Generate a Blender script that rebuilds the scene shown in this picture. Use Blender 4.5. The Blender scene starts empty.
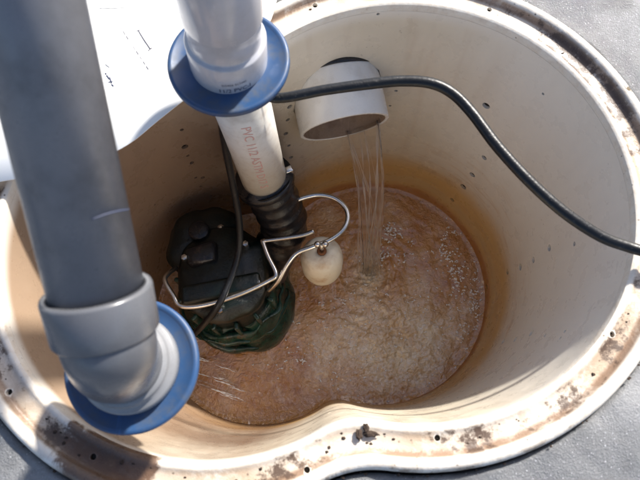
import bpy, bmesh, math, random
import numpy as np
from mathutils import Vector, Matrix, noise
random.seed(7); np.random.seed(7)
sc = bpy.context.scene
C = sc.collection

# ------------------------------------------------------------------ camera
CAM = Vector((-.0888, -.2250, .5572))
F = Vector((-.006065, .296527, -.955005)); U = Vector((.015034, .954942, .296412)); R = Vector((.999869, -.01256, -.010249))
FPX = 580.0
cd = bpy.data.cameras.new('camera'); cam = bpy.data.objects.new('camera', cd); C.objects.link(cam)
cam.matrix_world = Matrix(((R.x, U.x, -F.x, CAM.x), (R.y, U.y, -F.y, CAM.y), (R.z, U.z, -F.z, CAM.z), (0, 0, 0, 1)))
cd.sensor_width = 36; cd.lens = 36*FPX/640; cd.clip_start = .01; cd.clip_end = 200
cd.dof.use_dof = True; cd.dof.focus_distance = .85; cd.dof.aperture_fstop = 9
sc.camera = cam

# ------------------------------------------------------------------ light
SUN_AZ = math.radians(39)      # clockwise from +Y
SUN_EL = math.radians(38)
w = bpy.data.worlds.new('World'); sc.world = w; w.use_nodes = True
nt = w.node_tree; sky = nt.nodes.new('ShaderNodeTexSky'); sky.sky_type = 'NISHITA'; sky.sun_disc = False
sky.air_density = .7; sky.dust_density = 2.; sky.ozone_density = .6; sky.sun_elevation = SUN_EL; sky.sun_rotation = SUN_AZ
bg = nt.nodes['Background']; nt.links.new(sky.outputs[0], bg.inputs[0]); bg.inputs[1].default_value = .092
sd = bpy.data.lights.new('sun', 'SUN'); sd.energy = 3.8; sd.angle = math.radians(3.5); sd.color = (1, .95, .88)
sun = bpy.data.objects.new('sun', sd); C.objects.link(sun)
sdir = Vector((math.cos(SUN_EL)*math.sin(SUN_AZ), math.cos(SUN_EL)*math.cos(SUN_AZ), math.sin(SUN_EL)))
sun.rotation_euler = sdir.to_track_quat('Z', 'Y').to_euler()
sun.location = sdir*3
sc.view_settings.view_transform = 'Standard'; sc.view_settings.look = 'None'
sc.view_settings.gamma = 1; sc.view_settings.use_curve_mapping = False
sc.view_settings.exposure = 1.3

# ------------------------------------------------------------------ geometry helpers
def ray(px, py): return F + R*((px-320)/FPX) - U*((py-240)/FPX)
def P(px, py, z):
    d = ray(px, py); return CAM + d*((z-CAM.z)/d.z)

R1, R2, C2, KK = .230, .220, (-.200, -.040), .022
def sdf(x, y):
    a = math.hypot(x, y)-R1; b = math.hypot(x-C2[0], y-C2[1])-R2
    h = max(KK-abs(a-b), 0)/KK
    return min(a, b) - h*h*KK*.25
CX, CY = -.10, -.02
def contour(d, n, j=None):
    out = []
    for i in range(n):
        t = 2*math.pi*i/n; c, s = math.cos(t), math.sin(t); lo, hi = 0., 8.
        for _ in range(30):
            m = (lo+hi)/2
            if sdf(CX+c*m, CY+s*m) < d: lo = m
            else: hi = m
        out.append((CX+c*lo, CY+s*lo))
    return out
TAPER = .063
ZW = -.476
def wall_hit(px, py):
    d = ray(px, py); t = -CAM.z/d.z*-1 if d.z > 0 else (0-CAM.z)/d.z
    for _ in range(4000):
        p = CAM + d*t
        if sdf(p.x, p.y) >= TAPER*p.z: return p
        t += .0005
    return p

def link(name, me, mat=None, parent=None, smooth=True):
    o = bpy.data.objects.new(name, me); C.objects.link(o)
    if mat: me.materials.clear(); me.materials.append(mat)
    if smooth:
        me.polygons.foreach_set('use_smooth', [True]*len(me.polygons))
    if parent:
        o.parent = parent; o.matrix_parent_inverse = Matrix.Translation(parent.location).inverted()
    return o
def mesh(name, V, Fc, mat=None, parent=None, smooth=True):
    me = bpy.data.meshes.new(name); me.from_pydata([tuple(v) for v in V], [], Fc); me.update()
    return link(name, me, mat, parent, smooth)
def thing(name, label, cat, loc, group=None):
    o = bpy.data.objects.new(name, None); C.objects.link(o); o.location = loc; o.empty_display_size = .02
    return tag(o, label, cat, group)
def tag(o, label, cat, group=None):
    o['label'] = label; o['category'] = cat
    if group: o['group'] = group
    return o
def frame(ax):
    ax = Vector(ax).normalized(); a = Vector((0, 0, 1)) if abs(ax.z) < .9 else Vector((1, 0, 0))
    u = ax.cross(a).normalized(); return ax, u, ax.cross(u)
def lathe(base, ax, prof, n=64, sx=1., closed=False, cap=True, wob=None):
    """profile of (r, h) along the axis"""
    ax, u, v = frame(ax); V = []; Fc = []
    for k, (r, h) in enumerate(prof):
        for i in range(n):
            t = 2*math.pi*i/n; rr = r*(wob(t, h) if wob else 1)
            V.append(Vector(base)+ax*h+u*(rr*math.cos(t))+v*(rr*math.sin(t)*sx))
    m = len(prof)
    for k in range(m if closed else m-1):
        a, b = k*n, ((k+1) % m)*n
        for i in range(n):
            j = (i+1) % n; Fc.append((a+i, a+j, b+j, b+i))
    if cap and not closed:
        Fc.append(tuple(range(n))[::-1]); Fc.append(tuple((m-1)*n+i for i in range(n)))
    return V, Fc
def catmull(pts, n=10):
    pts = [Vector(p) for p in pts]; q = [pts[0]*2-pts[1]]+pts+[pts[-1]*2-pts[-2]]; out = []
    for i in range(1, len(q)-2):
        for k in range(n):
            t = k/n; a, b, c, d = q[i-1], q[i], q[i+1], q[i+2]
            out.append(.5*((2*b)+(c-a)*t+(2*a-5*b+4*c-d)*t*t+(3*b-a-3*c+d)*t**3))
    out.append(pts[-1]); return out
def tube(path, r, n=16, cap=True):
    """r: number or function of 0..1"""
    V = []; Fc = []; m = len(path); T = []
    for i in range(m):
        T.append((path[min(i+1, m-1)]-path[max(i-1, 0)]).normalized())
    _, u, v = frame(T[0])
    for i in range(m):
        u = (u-T[i]*u.dot(T[i])).normalized(); v = T[i].cross(u)
        rr = r(i/(m-1)) if callable(r) else r
        for k in range(n):
            t = 2*math.pi*k/n; V.append(path[i]+u*(rr*math.cos(t))+v*(rr*math.sin(t)))
    for i in range(m-1):
        for k in range(n):
            j = (k+1) % n; Fc.append((i*n+k, i*n+j, (i+1)*n+j, (i+1)*n+k))
    if cap: Fc.append(tuple(range(n))[::-1]); Fc.append(tuple((m-1)*n+i for i in range(n)))
    return V, Fc
def box(c, s, rot=0, bev=.002, tilt=None):
    bm = bmesh.new(); bmesh.ops.create_cube(bm, size=1)
    for v in bm.verts: v.co = Vector((v.co.x*s[0], v.co.y*s[1], v.co.z*s[2]))
    if bev: bmesh.ops.bevel(bm, geom=bm.edges[:], offset=bev, segments=3, affect='EDGES', profile=.5)
    M = Matrix.Translation(c) @ Matrix.Rotation(rot, 4, 'Z')
    if tilt is not None: M = M @ tilt
    bmesh.ops.transform(bm, matrix=M, verts=bm.verts)
    bm.verts.index_update(); V = [v.co.copy() for v in bm.verts]; Fc = [tuple(v.index for v in f.verts) for f in bm.faces]; bm.free()
    return V, Fc
def merge(*parts):
    V = []; Fc = []
    for v, f in parts:
        o = len(V); V += list(v); Fc += [tuple(i+o for i in g) for g in f]
    return V, Fc

# ------------------------------------------------------------------ materials
class M:
    def __init__(s, name, **kw):
        s.m = bpy.data.materials.new(name); s.m.use_nodes = True; s.nt = s.m.node_tree; s.b = s.nt.nodes['Principled BSDF']
        for k, v in kw.items(): s.set(k, v)
    def set(s, k, v):
        k = {'col': 'Base Color', 'rough': 'Roughness', 'metal': 'Metallic', 'coat': 'Coat Weight', 'spec': 'Specular IOR Level', 'trans': 'Transmission Weight', 'ior': 'IOR', 'sss': 'Subsurface Weight', 'coatr': 'Coat Roughness', 'alpha': 'Alpha'}.get(k, k)
        if isinstance(v, tuple) and len(v) == 3: v = (*v, 1)
        if hasattr(v, 'node'): s.nt.links.new(v, s.b.inputs[k])
        else: s.b.inputs[k].default_value = v
    def n(s, t, **kw):
        n = s.nt.nodes.new(t)
        for k, v in kw.items(): setattr(n, k, v)
        return n
    def pos(s, scale=(1, 1, 1)):
        g = s.n('ShaderNodeNewGeometry'); mp = s.n('ShaderNodeMapping'); s.nt.links.new(g.outputs['Position'], mp.inputs[0]); mp.inputs['Scale'].default_value = scale
        return mp.outputs[0]
    def noise(s, scale, detail=5, rough=.6, vec=None, dist=0.):
        n = s.n('ShaderNodeTexNoise'); n.inputs['Scale'].default_value = scale; n.inputs['Detail'].default_value = detail; n.inputs['Roughness'].default_value = rough; n.inputs['Distortion'].default_value = dist
        s.nt.links.new(vec if vec is not None else s.pos(), n.inputs['Vector']); return n.outputs['Fac']
    def voro(s, scale, feat='F1', vec=None):
        n = s.n('ShaderNodeTexVoronoi', feature=feat); n.inputs['Scale'].default_value = scale
        s.nt.links.new(vec if vec is not None else s.pos(), n.inputs['Vector']); return n.outputs['Distance']
    def attr(s, a):
        n = s.n('ShaderNodeAttribute'); n.attribute_name = a; return n.outputs['Fac']
    def ramp(s, x, a, b, lo=0., hi=1.):
        n = s.n('ShaderNodeMapRange', interpolation_type='SMOOTHSTEP'); s.nt.links.new(x, n.inputs[0])
        n.inputs[1].default_value = a; n.inputs[2].default_value = b; n.inputs[3].default_value = lo; n.inputs[4].default_value = hi; return n.outputs[0]
    def math(s, op, a, b=0.):
        n = s.n('ShaderNodeMath', operation=op)
        for i, x in enumerate((a, b)):
            if hasattr(x, 'node'): s.nt.links.new(x, n.inputs[i])
            else: n.inputs[i].default_value = x
        return n.outputs[0]
    def mix(s, f, a, b):
        n = s.n('ShaderNodeMix', data_type='RGBA')
        for i, x in ((0, f), (6, a), (7, b)):
            if hasattr(x, 'node'): s.nt.links.new(x, n.inputs[i])
            else: n.inputs[i].default_value = (*x, 1) if isinstance(x, tuple) else x
        return n.outputs[2]
    def bump(s, h, dist, strength=1., prev=None):
        n = s.n('ShaderNodeBump'); n.inputs['Distance'].default_value = dist; n.inputs['Strength'].default_value = strength
        s.nt.links.new(h, n.inputs['Height'])
        if prev is not None: s.nt.links.new(prev, n.inputs['Normal'])
        s.nt.links.new(n.outputs[0], s.b.inputs['Normal']); return n.outputs[0]

def sepz(m):
    g = m.n('ShaderNodeNewGeometry'); x = m.n('ShaderNodeSeparateXYZ'); m.nt.links.new(g.outputs['Position'], x.inputs[0]); return x.outputs
# basin wall: cream plastic, orange mineral staining above the waterline, drip streaks
mw = M('basin_wall_plastic', rough=.32)
z = sepz(mw)[2]
big = mw.noise(7, 3); zz = mw.math('ADD', z, mw.math('MULTIPLY', mw.math('SUBTRACT', big, .5), .05))
streak = mw.noise(26, 3, .6, mw.pos((1, 1, .12)))
x_ = sepz(mw)[0]; y_ = sepz(mw)[1]
c = mw.mix(mw.ramp(mw.noise(9, 5), .35, .7), (.70, .625, .50), (.65, .575, .445))
c = mw.mix(mw.ramp(x_, .04, .18), c, (.79, .745, .66))  # right side paler: glare put into the wall colour
c = mw.mix(mw.math('MULTIPLY', mw.ramp(streak, .48, .78), mw.ramp(x_, .20, .0, .08, .42)), c, (.42, .30, .20))
c = mw.mix(mw.math('MULTIPLY', mw.ramp(zz, -.22, -.42), .55), c, (.56, .36, .17))
c = mw.mix(mw.math('MULTIPLY', mw.ramp(zz, -.325, -.385), .85), c, (.60, .35, .10))
c = mw.mix(mw.math('MULTIPLY', mw.math('MULTIPLY', mw.ramp(zz, -.408, -.418), mw.ramp(zz, -.442, -.434)), .5), c, (.60, .42, .20))
c = mw.mix(mw.math('MULTIPLY', mw.ramp(zz, -.442, -.462), .85), c, (.42, .16, .04))
speck = mw.math('MULTIPLY', mw.ramp(mw.voro(110), .16, .08), mw.ramp(mw.noise(16, 3), .54, .62))
c = mw.mix(mw.math('MULTIPLY', speck, .35), c, (.14, .09, .05))
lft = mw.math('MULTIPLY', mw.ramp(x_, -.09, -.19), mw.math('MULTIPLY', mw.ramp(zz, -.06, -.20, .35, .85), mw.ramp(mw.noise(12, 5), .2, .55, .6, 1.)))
tide = mw.noise(60, 4, .6, mw.pos((.25, .25, 2.2)))
c = mw.mix(mw.math('MULTIPLY', mw.ramp(tide, .54, .66, 0, .45), mw.ramp(zz, -.22, -.36)), c, (.46, .27, .12))
c = mw.mix(lft, c, (.13, .07, .042))  # behind the pump: brown stain, with the shade there painted in
c = mw.mix(mw.math('MULTIPLY', mw.ramp(x_, -.22, -.33), .85), c, (.32, .215, .14))  # west side browner: shade put into the colour
c = mw.mix(mw.ramp(z, -.030, -.010, 0, .9), c, (.76, .71, .63))
mw.set('col', c); mw.set('rough', mw.ramp(mw.noise(40, 4), .3, .7, .22, .45))
mw.bump(mw.noise(24, 4, .5, mw.pos((1, 1, .5))), .002, .35)
# flange: cream with brown grime lying in the channel, mould blotches
mf = M('rim_plastic', rough=.35)
d = mf.attr('ring')
g1 = mf.noise(22, 8, .75, dist=.6); g2 = mf.noise(90, 6, .75); g3 = mf.noise(9, 4, .6)
chan = mf.math('MULTIPLY', mf.math('MULTIPLY', mf.ramp(d, .003, .010), mf.ramp(d, .0275, .023)), mf.ramp(mf.noise(7, 3), .35, .55, .35, 1.))
c = mf.mix(mf.ramp(g2, .3, .7), (.78, .74, .66), (.66, .58, .48))
c = mf.mix(mf.math('MULTIPLY', chan, mf.ramp(g1, .33, .55, 0, .85)), c, (.40, .29, .19))
c = mf.mix(mf.math('MULTIPLY', mf.ramp(d, .020, .0245), mf.math('MULTIPLY', mf.ramp(d, .030, .027), mf.ramp(g1, .3, .55, .2, .9))), c, (.22, .13, .075))
xyz = sepz(mf)
cl_ = mf.math('MULTIPLY', mf.ramp(xyz[1], .14, .21), mf.ramp(xyz[0], .13, .05))
gm = mf.math('ADD', mf.math('MULTIPLY', g3, .75), mf.math('MULTIPLY', g2, .45))
gm = mf.math('SUBTRACT', gm, mf.math('MULTIPLY', cl_, .2))
gm = mf.math('ADD', gm, mf.math('MULTIPLY', mf.math('MULTIPLY', mf.ramp(xyz[0], .10, .18), mf.ramp(xyz[1], -.02, .06)), .07))
g1 = mf.math('SUBTRACT', g1, mf.math('MULTIPLY', cl_, .3))
c = mf.mix(mf.math('MULTIPLY', mf.ramp(d, .0035, .009), mf.math('MULTIPLY', mf.ramp(d, .031, .026), mf.ramp(gm, .605, .68, 0, .95))), c, (.075, .045, .03))
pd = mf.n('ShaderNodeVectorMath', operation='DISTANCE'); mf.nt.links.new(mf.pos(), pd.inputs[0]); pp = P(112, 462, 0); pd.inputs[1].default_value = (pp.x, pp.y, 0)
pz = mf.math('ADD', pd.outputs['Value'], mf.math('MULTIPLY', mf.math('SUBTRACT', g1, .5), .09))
c = mf.mix(mf.ramp(pz, .052, .040, 0, .93), c, mf.mix(g2, (.05, .022, .012), (.16, .085, .045)))  # bottom-left patch: rust and a cast shadow painted together
sp = mf.math('MULTIPLY', mf.ramp(mf.voro(150), .22, .1), mf.ramp(g1, .5, .6))
c = mf.mix(mf.math('MULTIPLY', sp, .8), c, (.09, .06, .04))
c = mf.mix(mf.math('MULTIPLY', mf.ramp(d, .035, .040), mf.ramp(g1, .45, .62, 0, .85)), c, (.20, .14, .09))
c = mf.mix(mf.ramp(g2, .60, .74, 0, .45), c, (.30, .21, .13))
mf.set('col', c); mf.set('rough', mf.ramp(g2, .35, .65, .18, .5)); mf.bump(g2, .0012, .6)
# concrete
mc = M('wet_concrete')
n1 = mc.noise(6, 6); n2 = mc.noise(160, 8, .85); n3 = mc.noise(520, 3, .6)
c = mc.mix(mc.ramp(n1, .35, .65), (.15, .155, .16), (.30, .305, .31))
c = mc.mix(mc.ramp(n2, .45, .7, 0, .5), c, (.16, .16, .16))
c = mc.mix(mc.ramp(n3, .55, .75, 0, .5), c, (.42, .43, .45))
c = mc.mix(mc.math('MULTIPLY', mc.ramp(mc.noise(14, 5), .55, .7), .5), c, (.10, .10, .10))
c = mc.mix(mc.ramp(mc.voro(190), .16, .08, 0, .7), c, (.52, .53, .55))
mc.set('col', c); mc.set('rough', mc.ramp(n1, .4, .6, .08, .30)); b_ = mc.bump(n2, .0016, .8); mc.bump(n3, .0013, .9, b_)
msoil = M('dark_soil', col=(.035, .028, .02), rough=.95); msoil.bump(msoil.noise(60, 6), .01)
mdark = M('hole_dark', col=(.02, .017, .014), rough=.8)  # black that stands for the shaded inside of holes
# water
mt = M('murky_water', rough=.03, ior=1.7)
fo = mt.attr('foam'); n1 = mt.noise(26, 6, .65, dist=1.2); n2 = mt.noise(85, 3, .5, dist=1.4); n3 = mt.noise(210, 2, .5, dist=1.)
c = mt.mix(mt.ramp(n1, .35, .65), (.58, .30, .10), (.46, .20, .055))
c = mt.mix(mt.math('MULTIPLY', mt.attr('edge'), .7), c, (.56, .29, .09))
fm = mt.math('MULTIPLY', fo, mt.ramp(n1, .25, .6, .5, 1.))
c = mt.mix(fm, c, (.90, .74, .48))
c = mt.mix(mt.math('MULTIPLY', fm, mt.ramp(n2, .48, .66, 0, .6)), c, (.94, .89, .80))
c = mt.mix(mt.math('MULTIPLY', mt.ramp(n3, .55, .68), mt.math('MULTIPLY', fm, .5)), c, (.92, .88, .82))
mt.set('col', c); b_ = mt.bump(n2, .0036, 1.); mt.bump(n3, .0013, 1., b_)
mt.set('coat', .75); mt.set('coatr', .01); mt.set('Coat IOR', 1.7)
mst = M('clear_water', col=(.99, .97, .94), rough=.06, trans=.92, ior=1.2)
mfilm = M('water_film', col=(.98, .94, .88), rough=.2, trans=.97, ior=1.06)
mfoam_glint = M('froth', col=(.97, .95, .92), rough=.04, trans=.0, ior=1.4)  # plain white, shared by froth, jets and the modelled glints
# plastics
def pvc(name, col, dirt, rough=.28, amt=.35):
    m = M(name, rough=rough); a = m.noise(35, 6, .7); b = m.noise(240, 4)
    c = m.mix(m.ramp(a, .42, .72, 0, amt), col, dirt); c = m.mix(m.ramp(b, .66, .78, 0, amt), c, tuple(x*.5 for x in dirt))
    s_ = m.noise(60, 4, .7, m.pos((1, .12, .3))); c = m.mix(m.ramp(s_, .62, .72, 0, amt*.6), c, tuple(min(1, x*1.7) for x in col))
    m.set('col', c); m.set('rough', m.ramp(a, .3, .7, rough-.08, rough+.12)); m.bump(m.noise(18, 3), .0012, .35); return m.m
m_grey = pvc('grey_pvc', (.165, .167, .18), (.095, .095, .10), .33, .6)
m_greyc = pvc('light_grey_pvc', (.105, .11, .122), (.06, .06, .065), .26)
m_white = pvc('white_pvc', (.46, .46, .49), (.33, .32, .32), .16)
m_whitep = pvc('aged_white_pvc', (.66, .63, .57), (.40, .32, .24), .35, .5)
m_ring = pvc('hub_pvc', (.20, .205, .215), (.12, .12, .12), .25)
m_stub = pvc('inlet_pvc', (.74, .72, .67), (.42, .36, .28), .25)
m_stubin = pvc('inlet_stained', (.36, .26, .18), (.20, .12, .07), .3, .8)
m_blue = pvc('blue_plastic', (.020, .062, .155), (.06, .075, .10), .45, .85)
m_cable = M('black_rubber', rough=.38, spec=.35); m_cable.set('col', m_cable.mix(m_cable.ramp(m_cable.noise(260, 5, .7), .58, .74), (.006, .007, .009), (.07, .07, .07))); m_cable.bump(m_cable.noise(200, 3), .0008, .5)
m_steel = M('stainless_wire', col=(.62, .60, .57), metal=1., rough=.24); m_steel.bump(m_steel.noise(160, 3), .0005, .5)
m_rust = M('rust', col=(.20, .075, .025), rough=.8)
m_float = M('float_foam_plastic', rough=.4); m_float.set('col', m_float.mix(m_float.ramp(m_float.noise(32, 5), .45, .75, 0, .8), (.74, .67, .53), (.45, .28, .13))); m_float.bump(m_float.noise(90, 4), .002, .4)
m_green = M('green_cast_iron', rough=.16); a = m_green.noise(30, 6, .7)
cg = m_green.mix(m_green.ramp(a, .35, .6), (.005, .022, .017), (.016, .06, .043)); cg = m_green.mix(m_green.ramp(m_green.noise(55, 6, .7), .55, .72, 0, .85), cg, (.13, .065, .03))
m_green.set('col', cg); m_green.bump(a, .006, .6)
m_black = M('black_plastic', rough=.25); a = m_black.noise(45, 6, .7)
m_black.set('col', m_black.mix(m_black.ramp(a, .5, .75, 0, .8), (.010, .010, .012), (.06, .04, .03))); m_black.bump(a, .003, .5)
m_dgreen = M('dark_green_cover', rough=.22); a = m_dgreen.noise(32, 7, .75)
m_dgreen.set('col', m_dgreen.mix(m_dgreen.ramp(a, .5, .75, 0, .6), (.002, .007, .006), (.035, .020, .012))); m_dgreen.bump(a, .004, .6)
m_paper = M('white_sheet', rough=.5); m_paper.set('col', m_paper.mix(m_paper.ramp(m_paper.noise(14, 3), .4, .7, 0, .4), (.90, .90, .88), (.84, .82, .76)))
m_ink = M('grey_ink', col=(.10, .10, .12), rough=.6).m
m_faint = M('faint_ink', col=(.36, .36, .36), rough=.6).m
m_dink = M('dark_ink', col=(.04, .05, .09), rough=.6).m
m_red = M('red_print', col=(.60, .33, .29), rough=.6).m
m_dirt = M('dirt_crumb', col=(.045, .028, .018), rough=.9); m_dirt.bump(m_dirt.noise(300, 4), .002)
for n_ in ('m_cable', 'm_steel', 'm_rust', 'm_float', 'm_green', 'm_black', 'm_dgreen', 'm_paper', 'm_dirt'): globals()[n_] = globals()[n_].m

# ------------------------------------------------------------------ ground
NA = 480
rad = [.0445, .047, .050, .055, .062, .07, .08, .1, .13, .17, .23, .32, .5, 1., 2.5, 6.]
V = []; Fc = []
for k, dd in enumerate(rad):
    for (x, y) in contour(dd, NA):
        h = -.006 + .0035*noise.noise(Vector((x*25, y*25, 0))) + .0012*noise.noise(Vector((x*120, y*120, 3)))
        if k == 0: h -= .004
        V.append((x, y, h))
V = [(x, y, -.05) for x, y in contour(.0445, NA)] + V
for k in range(len(rad)):
    for i in range(NA):
        j = (i+1) % NA; Fc.append((k*NA+i, k*NA+j, (k+1)*NA+j, (k+1)*NA+i))
o = mesh('concrete_floor', V, Fc, mc.m); o['kind'] = 'structure'
# soil round the basin, seen only through holes
V = []; Fc = []
lv = [(.0445, -.05), (.075, -.06), (.075, -.64)]
for dd, zz_ in lv: V += [(x, y, zz_) for x, y in contour(dd, 120)]
for k in range(2):
    for i in range(120):
        j = (i+1) % 120; Fc.append((k*120+i, k*120+j, (k+1)*120+j, (k+1)*120+i))
Fc.append(tuple(range(240, 360)))
o = mesh('soil', V, Fc, msoil.m); o['kind'] = 'structure'

# ------------------------------------------------------------------ basin
basin = thing('sump_basin', 'cream plastic sump pit with lobed stained rim set in concrete floor', 'sump basin', (0, 0, 0))
def loft(prof, n, name, mat, attr=True):
    V = []; Fc = []; A = []
    for dd, h in prof:
        for x, y in contour(dd, n): V.append((x, y, h)); A.append(dd)
    m = len(prof)
    for k in range(m):
        a, b = k*n, ((k+1) % m)*n
        for i in range(n):
            j = (i+1) % n; Fc.append((a+i, b+i, b+j, a+j))
    o = mesh(name, V, Fc, mat, basin)
    at = o.data.attributes.new('ring', 'FLOAT', 'POINT'); at.data.foreach_set('value', A)
    bm = bmesh.new(); bm.from_mesh(o.data); bmesh.ops.recalc_face_normals(bm, faces=bm.faces); bm.to_mesh(o.data); bm.free()
    return o
wz = [-.56, -.50, -.46, -.42, -.38, -.34, -.30, -.26, -.22, -.18, -.14, -.10, -.06, -.035, -.02]
wp = [(TAPER*h + .0009*math.sin(h*160), h) for h in wz] + [(TAPER*-.0105, -.0105)]
wprof = wp + [(.0045, -.0110)] + [(TAPER*h+.005, h) for h in wz[::-1]]
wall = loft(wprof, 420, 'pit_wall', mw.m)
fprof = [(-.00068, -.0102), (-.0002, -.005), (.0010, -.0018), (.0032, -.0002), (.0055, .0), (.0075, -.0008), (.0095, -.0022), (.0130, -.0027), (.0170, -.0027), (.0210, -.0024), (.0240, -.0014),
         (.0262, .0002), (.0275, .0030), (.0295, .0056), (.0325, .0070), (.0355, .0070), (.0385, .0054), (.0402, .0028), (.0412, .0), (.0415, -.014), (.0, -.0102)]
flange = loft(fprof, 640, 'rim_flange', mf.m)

def cutter(items):
    parts = []
    for p, ax, r, l in items:
        a, u, v = frame(ax); parts.append(lathe(Vector(p)-a*l, a, [(r, 0), (r, 2*l)], 14))
    V, Fc = merge(*parts); o = mesh('cutter', V, Fc, None, None, False)
    bm = bmesh.new(); bm.from_mesh(o.data); bmesh.ops.recalc_face_normals(bm, faces=bm.faces); bm.to_mesh(o.data); bm.free()
    return o
def carve(o, items):
    c = cutter(items); md = o.modifiers.new('b', 'BOOLEAN'); md.object = c; md.operation = 'DIFFERENCE'; md.solver = 'EXACT'
    bpy.context.view_layer.update()
    me = bpy.data.meshes.new_from_object(o.evaluated_get(bpy.context.evaluated_depsgraph_get()))
    if len(me.polygons) > 1000:
        o.modifiers.clear(); o.data = me; me.name = o.name
    else: o.modifiers.clear()
    o.data.set_sharp_from_angle(angle=math.radians(32)); bpy.data.objects.remove(c)
def wall_normal(p):
    e = 1e-4; g = Vector((sdf(p.x+e, p.y)-sdf(p.x-e, p.y), sdf(p.x, p.y+e)-sdf(p.x, p.y-e), 0)).normalized(); return g
weeps = [(549, 248), (533, 260), (520, 267), (507, 272), (486, 287), (531, 333), (515, 339), (503, 341), (492, 346), (482, 349), (560, 338),
         (484, 158), (472, 175), (463, 187), (452, 200), (446, 213), (440, 221), (543, 94), (486, 106), (396, 91), (390, 106), (378, 14),
         (185, 147), (192, 163), (203, 178), (290, 107), (286, 134), (291, 158), (182, 130), (212, 196), (155, 205), (163, 222), (427, 238), (434, 229), (565, 331), (545, 335), (574, 244), (196, 178), (188, 156), (201, 187), (288, 120), (289, 146), (352, 408), (330, 412), (300, 416)]
items = []
for px, py in weeps:
    p = wall_hit(px, py)
    if p.z < ZW+.012: continue
    g = wall_normal(p); big = 1.45 if px in (290, 286, 291, 185, 192) else 1.
    items.append((p, g, (.0054 if px in (549, 533, 520, 507, 484, 472, 463, 452, 446, 440, 531, 515, 503, 486) else .0021 if px in (543, 396, 390, 378, 155, 163, 212) else .0031)*big*random.uniform(.8, 1.15), .02))
for p, g, rr, _ in items:
    V, Fc = lathe(p+g*.0052, g, [(rr*1.3, 0), (rr*1.3, .003)], 10); mesh('hole_shade', V, Fc, mdark.m, basin, False)  # black disc behind each weep hole stands in for its shade
PJ = Vector((-.068, .212, -.148)); PD = Vector((.20, -.96, -.20)).normalized()
items.append((PJ, PD, .0645, .05))
carve(wall, items)
bolts = [P(613, 334, 0), P(438, 438, 0), P(307, 470, 0), P(92, 457, 0), P(490, 8, 0), P(315, 4, 0), P(626, 92, 0), P(8, 392, 0)]
carve(flange, [(p, (0, 0, 1), .0029, .05) for p in bolts])
for p in bolts:
    V, Fc = lathe((p.x, p.y, -.0125), (0, 0, 1), [(.0034, 0), (.0034, .006), (.001, .0065)], 16); mesh('hole_shade', V, Fc, mdark.m, basin)  # black filling stands in for the shade inside each bolt hole
# basin floor
V = [(x, y, -.555) for x, y in contour(TAPER*-.555+.001, 120)]
mesh('pit_bottom', V, [tuple(range(120))], mw.m, basin, False)

# ------------------------------------------------------------------ water
hit = P(372, 274, ZW)
step = .0016; xs = np.arange(-.40, .215, step); ys = np.arange(-.245, .215, step)
idx = {}; V = []; A = []; AE = []
flow = P(395, 345, ZW)
for j, y in enumerate(ys):
    for i, x in enumerate(xs):
        s = sdf(x, y)
        if s < TAPER*ZW+.004:
            e = s-TAPER*ZW
            r = math.hypot(x-hit.x, y-hit.y)
            turb = math.exp(-((x-flow.x)**2+(y-flow.y)**2)/.115**2) + .9*math.exp(-(r/.045)**2)
            turb = min(turb, 1.)
            rip = .55+.45*turb if x > -.22 else .35
            h = .0044*rip*(.75+.7*turb)*noise.fractal(Vector((x*26, y*26, 1.3)), .9, 2.1, 4)
            h += .0020*rip*(.3+1.1*turb)*noise.fractal(Vector((x*95, y*95, 5.3)), .8, 2.1, 3)
            h += .0015*math.sin(r*240+5*noise.noise(Vector((x*22, y*22, 2))))*math.exp(-r*12)
            h += .006*math.exp(-(r/.016)**2)*(1+noise.noise(Vector((x*150, y*150, 0))))
            if e > -.006: h += (e+.006)*.35
            V.append((x, y, ZW+h)); idx[(i, j)] = len(V)-1
            fo = .95*math.exp(-max(0, (x-flow.x)**2/.135**2+(y-flow.y)**2/.085**2)) + .75*math.exp(-(r/.03)**2)
            fo += .30*noise.fractal(Vector((x*18, y*18, 9)), .9, 2., 3)
            fo *= min(1, max(0, -e/.022))
            A.append(min(1, max(0, fo))); AE.append(min(1, max(0, 1+e/.035)))
Fc = [(v, idx[(i+1, j)], idx[(i+1, j+1)], idx[(i, j+1)]) for (i, j), v in idx.items() if (i+1, j) in idx and (i+1, j+1) in idx and (i, j+1) in idx]
wat = mesh('water', V, Fc, mt.m); wat['kind'] = 'structure'
at = wat.data.attributes.new('foam', 'FLOAT', 'POINT'); at.data.foreach_set('value', A)
at = wat.data.attributes.new('edge', 'FLOAT', 'POINT'); at.data.foreach_set('value', AE)

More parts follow.
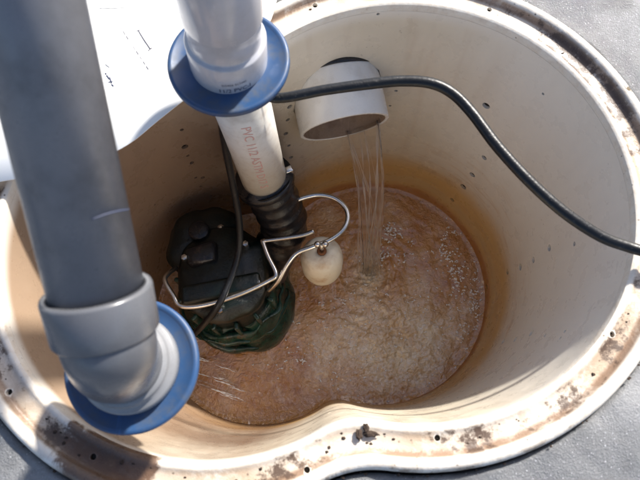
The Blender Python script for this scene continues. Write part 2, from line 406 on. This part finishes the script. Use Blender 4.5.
# froth, plus white specks standing in for glints on the water
bm = bmesh.new(); bmesh.ops.create_icosphere(bm, subdivisions=1, radius=1); SV = [v.co.copy() for v in bm.verts]; SF = [tuple(v.index for v in f.verts) for f in bm.faces]; bm.free()
V = []; Fc = []
clusters = [((388, 232), 7, 5, 70), ((378, 257), 11, 5, 70), ((404, 250), 8, 8, 10), ((452, 232), 5, 7, 12), ((446, 250), 5, 8, 40), ((457, 275), 5, 11, 75), ((475, 298), 4, 12, 70), ((456, 325), 14, 14, 30), ((400, 300), 30, 10, 40), ((360, 335), 45, 25, 80), ((310, 370), 30, 18, 34), ((420, 370), 25, 14, 30), ((345, 305), 16, 12, 26), ((470, 340), 8, 10, 16), ((300, 345), 12, 12, 20), ((425, 262), 12, 8, 8)]
for (cx, cy), sx, sy, n in clusters:
    for _ in range(n):
        q = P(random.gauss(cx, sx), random.gauss(cy, sy), ZW); a0 = random.uniform(0, 6.3); ln = random.randint(2, 6); q0 = q.copy()
        for k in range(ln):
            a0 += random.gauss(0, 1.5); q0 = q0+Vector((math.cos(a0), math.sin(a0)*.7, 0))*random.uniform(.0007, .0024)
            if sdf(q0.x, q0.y) > TAPER*ZW-.002: continue
            r = random.choice((.0004, .0005, .0007, .0009, .0012, .0016)); o0 = len(V)
            V += [q0+Vector((v.x*r, v.y*r, v.z*r*.8+.0016)) for v in SV]; Fc += [tuple(i+o0 for i in f) for f in SF]
o = mesh('froth_glints', V, Fc, mfoam_glint.m); o['kind'] = 'stuff'; tag(o, 'small white specks of froth and modelled glints over the churning brown water', 'froth')

# ------------------------------------------------------------------ inlet pipe
MO = Vector((-.0575, .160, -.162)); L = (PJ-MO).length; axp = (MO-PJ).normalized()
inlet = thing('inlet_pipe', 'short wide cream pipe stub pouring water from the far pit wall', 'pipe', PJ)
base = PJ - axp*.045; ro, ri = .0625, .0570; L2 = L+.045
V, Fc = lathe(base, axp, [(ro, 0), (ro, L2-.001), (ro-.001, L2), (ri+.001, L2), (ri+.0003, L2-.001)], 96, cap=False)
mesh('pipe_wall', V, Fc, m_stub, inlet)
V, Fc = lathe(base, axp, [(ri+.0003, L2-.001), (ri, L2-.004), (ri, 0), (.001, 0)], 96, cap=False)
mesh('pipe_lining', V, Fc, m_stubin, inlet)
V, Fc = lathe(PJ-axp*.004, axp, [(.0627, -.024), (.0643, -.024), (.0643, -.012), (.0640, -.010), (.0628, -.011)], 96, closed=True, wob=lambda t, h: 1+.006*math.sin(7*t))
mesh('seal_ring', V, Fc, m_black, inlet)
# falling water
fall = thing('falling_water', 'thin clear stream of water falling from the wide pipe stub', 'water stream', hit)
_, lu, lv_ = frame(axp); dn = Vector((0, 0, -1)); dn = (dn-axp*dn.dot(axp)).normalized(); rt = Vector((1, 0, 0)); rt = (rt-axp*rt.dot(axp)).normalized(); rt = (rt-dn*rt.dot(dn)).normalized()
lip = [MO-axp*.006+(dn*math.cos(a)+rt*math.sin(a))*(ri-.0012) for a in (-.25, .1, .5, .9, 1.25)]
def fallpath(a, b, wgl, sd_):
    pts = []
    for k in range(15):
        t = k/14; q = a.lerp(b, t**.62); q.z = a.z + (b.z-a.z)*(.12*t+.88*t*t)
        q.x += wgl*math.sin(t*7+sd_)*t*(1-t)*2; q.y += wgl*math.cos(t*6+sd_)*t*(1-t)*2; pts.append(q)
    return catmull(pts, 3)
random.seed(11)
for k in range(13):
    a = lip[1].lerp(lip[2], random.random()*.5) if k < 5 else (lip[4].lerp(lip[3], random.random()*.4) if k < 10 else lip[2].lerp(lip[3], random.random()))
    b = hit + Vector((random.gauss(-.004, .010), random.gauss(0, .007), 0))
    r0 = random.choice((.0007, .0009, .0013))
    V, Fc = tube(fallpath(a, b, random.uniform(.002, .007), random.uniform(0, 6)), lambda t, r0=r0: r0*(.5+.9*t+.45*math.sin(t*27+r0*9e3)), 10)
    mesh('water_strand', V, Fc, mst.m, fall)
for k in range(46):
    rr_ = abs(random.gauss(.012, .009)); a_ = random.uniform(0, 6.28); r0 = random.uniform(.0005, .0016)
    c0_ = hit+Vector((math.cos(a_)*rr_, math.sin(a_)*rr_, .003+abs(random.gauss(0, .009))))
    V, Fc = lathe(c0_, (0, 0, 1), [(.0001, -r0), (r0*.8, -r0*.6), (r0, 0), (r0*.7, r0*.7), (.0001, r0*1.1)], 8); mesh('splash_drop', V, Fc, mst.m, fall)
V = []; Fc = []; cols = 12
for i in range(cols):
    a_ = .15+1.05*i/(cols-1); a = MO-axp*.006+(dn*math.cos(a_)+rt*math.sin(a_))*(ri-.0012)
    b = hit+Vector(((i/(cols-1)-.5)*.026-.004, .004*math.sin(i*1.7), .002))
    V += fallpath(a, b, .0022, i*.9)
m_ = len(V)//cols
for i in range(cols-1):
    for k in range(m_-1): Fc.append((i*m_+k, (i+1)*m_+k, (i+1)*m_+k+1, i*m_+k+1))
sh = mesh('water_film', V, Fc, mfilm.m, fall); md = sh.modifiers.new('s', 'SOLIDIFY'); md.thickness = .0005
# jets by the left pipe
jet = thing('water_jet', 'thin splashing jets of water running out beside the lower blue disc', 'water jet', P(200, 365, ZW))
for k in range(40):
    u = random.random(); y0 = 350+34*u; x0 = 190+random.uniform(0, 45); ln = random.uniform(8, 24)
    a = P(x0, y0+(x0-190)*.33, -.468); b = P(x0+ln, y0+(x0+ln-190)*.33+random.uniform(-1.5, 1.5), -.4725)
    pts = [a.lerp(b, t/6)+Vector((0, random.uniform(-.0008, .0008), .002*math.sin(t/6*3.1))) for t in range(7)]
    r0 = random.uniform(.0005, .0015)*(1-.4*(x0-190)/45)
    V, Fc = tube(catmull(pts, 4), lambda t, r0=r0: r0*(.15+math.sin(t*3.05+.05))*(1+.4*math.sin(t*23+r0*1e4)), 8)
    mesh('jet_strand', V, Fc, mfoam_glint.m if k % 3 == 0 else mst.m, jet)

# ------------------------------------------------------------------ pump
pc = P(238, 295, -.45); PXY = Vector((pc.x, pc.y, 0))
pump = thing('sump_pump', 'dark green sump pump with steel handle and float standing in brown water', 'pump', (pc.x, pc.y, -.55))
def rough_up(VF, amp=.0035, sc=28):
    V, Fc = VF; return [v+Vector((noise.noise(v*sc), noise.noise(v*sc+Vector((7, 3, 1))), noise.noise(v*sc+Vector((1, 9, 4)))))*amp for v in V], Fc
def at(dx, dy, z): return Vector((PXY.x+dx, PXY.y+dy, z))
wob = lambda t, h: 1.04+.030*math.cos(3*t+1)+.014*math.cos(8*t+h*60)
V, Fc = lathe(at(0, 0, 0), (0, 0, 1), [(.070, -.55), (.094, -.53), (.098, -.49), (.097, -.455), (.089, -.437), (.083, -.428), (.086, -.420), (.085, -.405), (.074, -.39), (.070, -.37)], 96, wob=wob)
mesh('volute_housing', *rough_up((V, Fc), .010), m_green, pump)
V, Fc = lathe(at(0, 0, 0), (0, 0, 1), [(.069, -.385), (.0715, -.36), (.0715, -.318), (.0745, -.312), (.0745, -.300), (.068, -.292), (.045, -.286), (.02, -.284)], 96, wob=lambda t, h: 1+.05*math.cos(2*t))
mesh('motor_cover', *rough_up((V, Fc), .009), m_dgreen, pump)
for k in range(14):
    t = 2*math.pi*k/14; V, Fc = box(at(.0765*math.cos(t), .0765*math.sin(t), -.360), (.012, .007, .070), t, .003); mesh('cooling_fin', V, Fc, m_green, pump)
V, Fc = box(at(.002, -.026, -.279), (.118, .028, .014), .18, .006); mesh('top_bridge', *rough_up((V, Fc), .005), m_dgreen, pump)
V, Fc = box(at(-.03, .028, -.281), (.046, .032, .016), .25, .007); mesh('cable_gland_block', *rough_up((V, Fc), .006, 40), m_black, pump)
for dx, dy in ((-.052, -.032), (.054, -.018), (-.056, .022), (.035, .042), (.0, -.058)):
    V, Fc = lathe(at(dx, dy, -.290), (0, 0, 1), [(.0055, 0), (.0055, .012), (.0045, .0145), (.001, .015)], 6); mesh('bolt', V, Fc, m_steel, pump, False)
for k in range(3):
    zr = -.40-.022*k; V, Fc = tube([at((.083+.006*k)*math.cos(a), (.083+.006*k)*math.sin(a), zr-.012*math.sin(a*1.5+k)) for a in [-2.9+i*.08 for i in range(38)]], lambda t: .0042*(.3+math.sin(t*3.1)), 12)
    mesh('housing_rib', *rough_up((V, Fc), .008, 40), m_green, pump)
rh = P(203, 240, -.30); V, Fc = lathe((rh.x, rh.y, 0), (0, 0, 1), [(.060, -.54), (.062, -.36), (.060, -.315), (.052, -.303), (.030, -.298), (.0, -.297)], 64, cap=False); mesh('rear_housing', *rough_up((V, Fc), .010), m_dgreen, pump)
V, Fc = lathe((rh.x-.005, rh.y+.012, -.2985), (0, 0, 1), [(.016, 0), (.016, .009), (.013, .012), (.002, .012)], 28); mesh('filler_cap', V, Fc, m_black, pump)
V, Fc = lathe((rh.x+.028, rh.y+.018, -.300), (0, 0, 1), [(.0055, 0), (.0055, .006), (.002, .008)], 6); mesh('bolt', V, Fc, m_steel, pump, False)
# discharge fitting
e0 = P(266, 183, -.205); e1 = P(277, 205, -.255); e2 = P(284, 228, -.305); e3 = at(.062, .035, -.375); e4 = at(.05, .02, -.42)
pth = catmull([e0+Vector((-.002, .002, .018)), e0, e1, e2, e3, e4], 14)
V, Fc = tube(pth, lambda t: (.0400 if t < .17 else .0345) + (.0030*max(0, math.sin(t*75)) if .22 < t < .7 else 0), 40)
mesh('discharge_elbow', V, Fc, m_black, pump)
ax = (e1-e0).normalized(); V, Fc = lathe(e0-ax*.012, ax, [(.0395, 0), (.0425, .002), (.0425, .011), (.0395, .013)], 64, closed=True); mesh('hose_clamp', V, Fc, m_steel if False else m_black, pump)
V, Fc = box(P(289, 172, -.190), (.012, .010, .022), .4, .002); mesh('clamp_screw', V, Fc, m_steel, pump)
# handle and float bracket
zh = -.262
hd = [P(262, 240, zh), P(268, 256, zh), P(276, 274, zh), P(268, 281, zh-.002), P(238, 295, zh-.002), P(205, 305, zh-.002), P(181, 306, zh-.001), P(173, 295, zh), P(165, 281, zh), P(168, 274, zh-.008), P(176, 268, zh-.03)]
V, Fc = tube(catmull(hd, 7), .0035, 12); mesh('handle', V, Fc, m_steel, pump)
V, Fc = tube(catmull([P(262, 241, zh), P(285, 238, zh+.004), P(303, 235, zh+.008), P(314, 231, zh+.012)], 6), .0033, 12); mesh('bracket_arm', V, Fc, m_steel, pump)
lp = [P(286, 205, -.245), P(300, 199, -.240), P(318, 195, -.240), P(334, 198, -.240), P(345, 207, -.240), P(348, 218, -.240), P(343, 230, -.240), P(330, 240, -.242), P(312, 247, -.244), P(297, 253, -.248), P(287, 265, -.256), P(278, 281, -.272), P(268, 291, -.30)]
V, Fc = tube(catmull(lp, 7), .0036, 12); mesh('bracket_loop', V, Fc, m_steel, pump)
fc = P(322, 259, -.292)
fax = (Vector((.0, .10, 1))).normalized()
flo = mesh('float', *lathe(fc-fax*.035, fax, [(.006, -.018), (.020, -.017), (.0285, -.008), (.0315, .006), (.0322, .036), (.0300, .052), (.0235, .064), (.013, .068), (.0055, .0665), (.005, .060)], 48), m_float, pump)
top = fc+fax*.031
V, Fc = tube([top-fax*.01, top+fax*.012, top+fax*.026], .0028, 12); mesh('float_rod', V, Fc, m_steel, pump)
V, Fc = lathe(top+fax*.0005, fax, [(.003, 0), (.0072, .0005), (.0066, .003), (.003, .0035)], 20, closed=True); mesh('rust_collar', V, Fc, m_rust, pump)
for dx in (-.006, .005):
    V, Fc = lathe(top+fax*.024+Vector((dx, 0, 0)), fax, [(.0045, 0), (.005, .004), (.003, .008)], 14); mesh('rod_nut', V, Fc, m_steel, pump)

# ------------------------------------------------------------------ discharge pipe (middle)
def ringdisc(name, c, r, th, rin, mat, parent, ax=(0, 0, 1)):
    b = .0016
    V, Fc = lathe(c, ax, [(rin, 0), (r-b, 0), (r, b), (r, th-b), (r-b, th), (r-.0045, th), (r-.0055, th-.0012), (rin+.008, th-.0012), (rin+.006, th+.001), (rin, th+.001)], 96, closed=True)
    return mesh(name, V, Fc, mat, parent)
def text_on(name, s, size, mat, parent, fn):
    cu = bpy.data.curves.new(name, 'FONT'); cu.body = s; cu.size = size; cu.align_x = 'CENTER'; cu.align_y = 'CENTER'; cu.resolution_u = 2
    t = bpy.data.objects.new('tmp', cu); C.objects.link(t); bpy.context.view_layer.update()
    me = bpy.data.meshes.new_from_object(t.evaluated_get(bpy.context.evaluated_depsgraph_get())); bpy.data.objects.remove(t)
    bm = bmesh.new(); bm.from_mesh(me); bmesh.ops.subdivide_edges(bm, edges=bm.edges[:], cuts=1); bmesh.ops.triangulate(bm, faces=bm.faces); 
    for v in bm.verts: v.co = fn(v.co.x, v.co.y)
    bm.to_mesh(me); bm.free(); me.name = name
    return link(name, me, mat, parent, False)
dc = P(229, 62, .078)
mid = thing('discharge_pipe', 'white upright plastic pipe with red print above the pump', 'pipe', (dc.x, dc.y, -.2))
pe = P(266, 184, -.215)
top_ = Vector((dc.x, dc.y, .078)); axm = (top_-pe).normalized()
V, Fc = lathe(pe, axm, [(.0315, 0), (.0315, (top_-pe).length+.01)], 72); mesh('lower_pipe', V, Fc, m_whitep, mid)
disc = ringdisc('blue_collar', top_+Vector((0, 0, -.003)), .0585, .0075, .02, m_blue, mid)
axu = (P(220, 2, .16)-top_).normalized()
V, Fc = lathe(top_, axu, [(.0365, .0), (.0370, .002), (.0370, .036), (.0360, .038), (.0335, .039), (.0330, .042), (.0330, .065), (.0345, .067), (.0350, .070), (.0350, .27)], 96)
mesh('upper_coupling', V, Fc, m_white, mid)
axf, uf, vf = frame(axm)
facing = (CAM-pe); facing = (facing-axm*facing.dot(axm)).normalized(); side = axm.cross(facing)
def on_lower(x, y, ang0=-.12):   # text runs down the pipe
    a = y/.0315 + ang0; return pe+axm*(.140-x*1.12)+(facing*math.cos(a)+side*math.sin(a))*.0318
text_on('red_print', 'PVC 11/2 ASTM D17 S', .0155, m_red, mid, on_lower)
fu = Vector((CAM.x-dc.x, CAM.y-dc.y, 0)).normalized(); su = Vector((-fu.y, fu.x, 0))
def on_coup(h): return lambda x, y: top_+axu*(h+y)+(fu*math.cos(x/.039-.05)+su*math.sin(x/.039-.05))*.0373
text_on('maker_print', '11/2 PVC-I', .0075, m_dink, mid, on_coup(.008))
text_on('size_print', 'D2466 SCH40', .0042, m_ink, mid, on_coup(.017))

# ------------------------------------------------------------------ left pipe
ld = P(133, 365, .058)
left = thing('vent_pipe', 'thick dark grey pipe leaning into the pit at left above a blue disc', 'pipe', (ld.x, ld.y, -.5))
V, Fc = lathe((ld.x, ld.y, .010), (0, 0, 1), [(.030, 0), (.030, .048)], 64); mesh('lower_pipe', V, Fc, m_grey, left)
ringdisc('blue_collar', ld+Vector((0, 0, -.002)), .0565, .0075, .02, m_blue, left)
def Q(px, py, depth): return CAM+ray(px, py)*depth
c1 = Q(107, 336, .392); c0 = Q(99, 297, .379); t0 = Q(31, 0, .325); axl = (t0-c0).normalized()
V, Fc = lathe(ld+Vector((0, 0, .004)), (0, 0, 1), [(.0395, 0), (.0410, .002), (.0410, .010), (.0395, .0125), (.0365, .013), (.0355, .018), (.0350, .022)], 80)
mesh('hub_ring', V, Fc, m_ring, left)
el = catmull([ld+Vector((0, 0, .012)), ld+Vector((0, 0, .035)), ld.lerp(c1, .55)+Vector((0, -.006, .012)), c1+axl*(-.004), c1+axl*.012], 10)
V, Fc = tube(el, lambda t: .0330-.0018*t, 72); mesh('elbow', V, Fc, m_greyc, left)
cl = c1+axl*.002; ll = .032
V, Fc = lathe(cl, axl, [(.0310, 0), (.0345, .0005), (.0355, .002), (.0360, ll-.002), (.0352, ll), (.0308, ll+.0002), (.0308, ll-.004)], 96, cap=False); mesh('socket_collar', V, Fc, m_greyc, left)
V, Fc = lathe(cl+axl*.004, axl, [(.0304, 0), (.0304, .62)], 96); mesh('upper_pipe', V, Fc, m_grey, left)
# scratch ring on the pipe
fl = CAM-c0; fl = (fl-axl*fl.dot(axl)).normalized(); sl = axl.cross(fl)
pts = [cl+axl*(ll+.052+.002*math.sin(a*3))+(fl*math.cos(a)+sl*math.sin(a))*.0305 for a in [.2+i*.06 for i in range(20)]]
V, Fc = tube(pts, lambda t: .0004+.0003*math.sin(t*3.1), 6); mesh('pencil_line', V, Fc, m_dink, left)

# ------------------------------------------------------------------ cable
cab = [P(760, 262, .004), P(690, 264, .012), P(650, 253, .018), P(626, 246, .018), P(600, 236, .022), P(565, 213, .03), P(530, 182, .035), P(497, 146, .038), P(472, 113, .04), P(452, 93, .042), P(430, 83, .045), P(400, 81, .045), P(365, 84.5, .045), P(325, 90, .045), P(275, 98, .045)]
cab += [P(250, 85, .05), P(226, 90, .03), P(222, 118, -.01), P(226, 150, -.08), P(233, 185, -.15), P(239, 220, -.21), P(239, 250, -.245), P(231, 278, -.258), P(219, 304, -.262), P(203, 325, -.30), P(188, 340, -.37), P(180, 350, -.43)]
V, Fc = tube(catmull(cab, 12), lambda t: .0056-.0008*min(1, max(0, (t-.45)*6)), 18)
cable = mesh('power_cable', V, Fc, m_cable); tag(cable, 'black rubber power cable looping over the pit rim down to the pump', 'cable')

# ------------------------------------------------------------------ white sheet
sheet = thing('white_sheet', 'bright white printed sheet lying over the rim beside the left pipe', 'printed sheet', P(100, 60, .014))
ZS = .0135
edge = [P(292, -60, ZS), P(277, 0, ZS), P(268, 26, ZS), P(245, 58, ZS), P(212, 82, ZS), P(186, 99, ZS), P(158, 121, ZS), P(129, 144, ZS), P(95, 160, ZS), P(40, 174, ZS), P(0, 182, ZS), P(-120, 200, ZS)]
edge = catmull(edge, 4); V = []; Fc = []; n = len(edge); rows = 14
for k in range(rows):
    t = k/(rows-1)
    for i, e in enumerate(edge):
        far = Vector((-.62+.5*i/(n-1)*0, .75, ZS)) if False else P(20+ (1-i/(n-1))*270-140, -420, ZS)
        q = Vector(e).lerp(far, t); s = sdf(q.x, q.y)
        q.z = ZS + 0 - (min(.0155, max(0, (s-.043))*.25)) + .0012*noise.noise(q*14)
        V.append(q)
for k in range(rows-1):
    for i in range(n-1): Fc.append((k*n+i, k*n+i+1, (k+1)*n+i+1, (k+1)*n+i))
pap = mesh('paper', V, Fc, m_paper, sheet); md = pap.modifiers.new('s', 'SOLIDIFY'); md.thickness = .0012; md.offset = -1
bpy.context.view_layer.update()
from mathutils.bvhtree import BVHTree
bvh = BVHTree.FromPolygons([Vector(v) for v in V], Fc)
def onpaper(px, py):
    h = bvh.ray_cast(CAM, ray(px, py).normalized())[0]; return (h if h else P(px, py, ZS))+Vector((0, 0, .0009))
def mark(name, pix, r, mat):
    V, Fc = tube(catmull([onpaper(*p) for p in pix], 5), r, 6); return mesh(name, V, Fc, mat, sheet)
mark('printed_curve', [(100, 9), (115, 9), (130, 7.5), (145, 4), (158, 0)], .0007, m_faint)
mark('printed_arrow', [(138.5, 31), (144, 40), (150.5, 49.5)], .0010, m_ink)
mark('arrow_head', [(137, 32), (140.5, 30.5)], .0008, m_ink)
mark('arrow_head', [(148.5, 51.5), (152.5, 48.5)], .0009, m_ink)
for k in range(9):
    a = k/9; b = a+.07; mark('printed_dash', [(120+a*30, 27+a*45), (120+b*30, 27+b*45)], .0006+.0001*(k % 3), m_ink)
for p, q in (((107, 76), (110, 80)), ((110, 78), (112, 84)), ((109, 83), (113, 82)), ((112, 85), (114, 87)), ((105.5, 74), (107, 75)), ((106, 65), (110, 68))):
    mark('printed_glyph', [p, q], .0010, m_dink if p[1] > 70 else m_faint)

mark('printed_line', [(262, 12), (270, 6), (277, 0)], .0006, m_faint)
for k in range(14):
    random.seed(k+40); a = random.uniform(100, 160); b = random.uniform(5, 120); mark('scuff', [(a, b), (a+random.uniform(2, 9), b+random.uniform(-4, 6))], .0003, m_faint)
# ------------------------------------------------------------------ dirt
random.seed(5)
def crumb(name, c, r, seed, flat=.5):
    bm = bmesh.new(); bmesh.ops.create_icosphere(bm, subdivisions=3, radius=1)
    for v in bm.verts:
        k = 1+.6*noise.noise(v.co*1.8+Vector((seed, 0, 0)))
        v.co = Vector((v.co.x*r[0]*k, v.co.y*r[1]*k, v.co.z*flat*r[1]*k))+c
    V = [v.co.copy() for v in bm.verts]; Fc = [tuple(v.index for v in f.verts) for f in bm.faces]; bm.free(); return V, Fc
V, Fc = merge(crumb('c', P(359, 435, .001), (.003, .0045), 1), crumb('c', P(371, 434, .001), (.0065, .0028), 2), crumb('c', P(366, 428, .001), (.003, .004), 3))
o = mesh('dirt_clod', V, Fc, m_dirt); tag(o, 'dark wet clod of dirt on the rim where its two curves meet', 'dirt clod')
V = []; Fc = []
for k in range(260):
    a = random.uniform(0, 6.28); dd = random.choice((random.uniform(.008, .024), random.uniform(.0425, .0455)))
    # hug the contour at this offset
    lo, hi = 0., 2.
    c_, s_ = math.cos(a), math.sin(a)
    for _ in range(25):
        m = (lo+hi)/2
        if sdf(CX+c_*m, CY+s_*m) < dd: lo = m
        else: hi = m
    x, y = CX+c_*lo, CY+s_*lo
    if noise.noise(Vector((x*14, y*14, 2))) < -.05 and dd < .04: continue
    r = random.uniform(.0005, .0018)
    v, f = crumb('c', Vector((x, y, -.0025 if dd < .04 else -.003)), (r, r*random.uniform(.6, 1.)), k, .6)
    V, Fc = merge((V, Fc), (v, f))
o = mesh('dirt_crumbs', V, Fc, m_dirt); o['kind'] = 'stuff'; tag(o, 'dark dirt crumbs scattered along the channel of the pit rim', 'dirt')
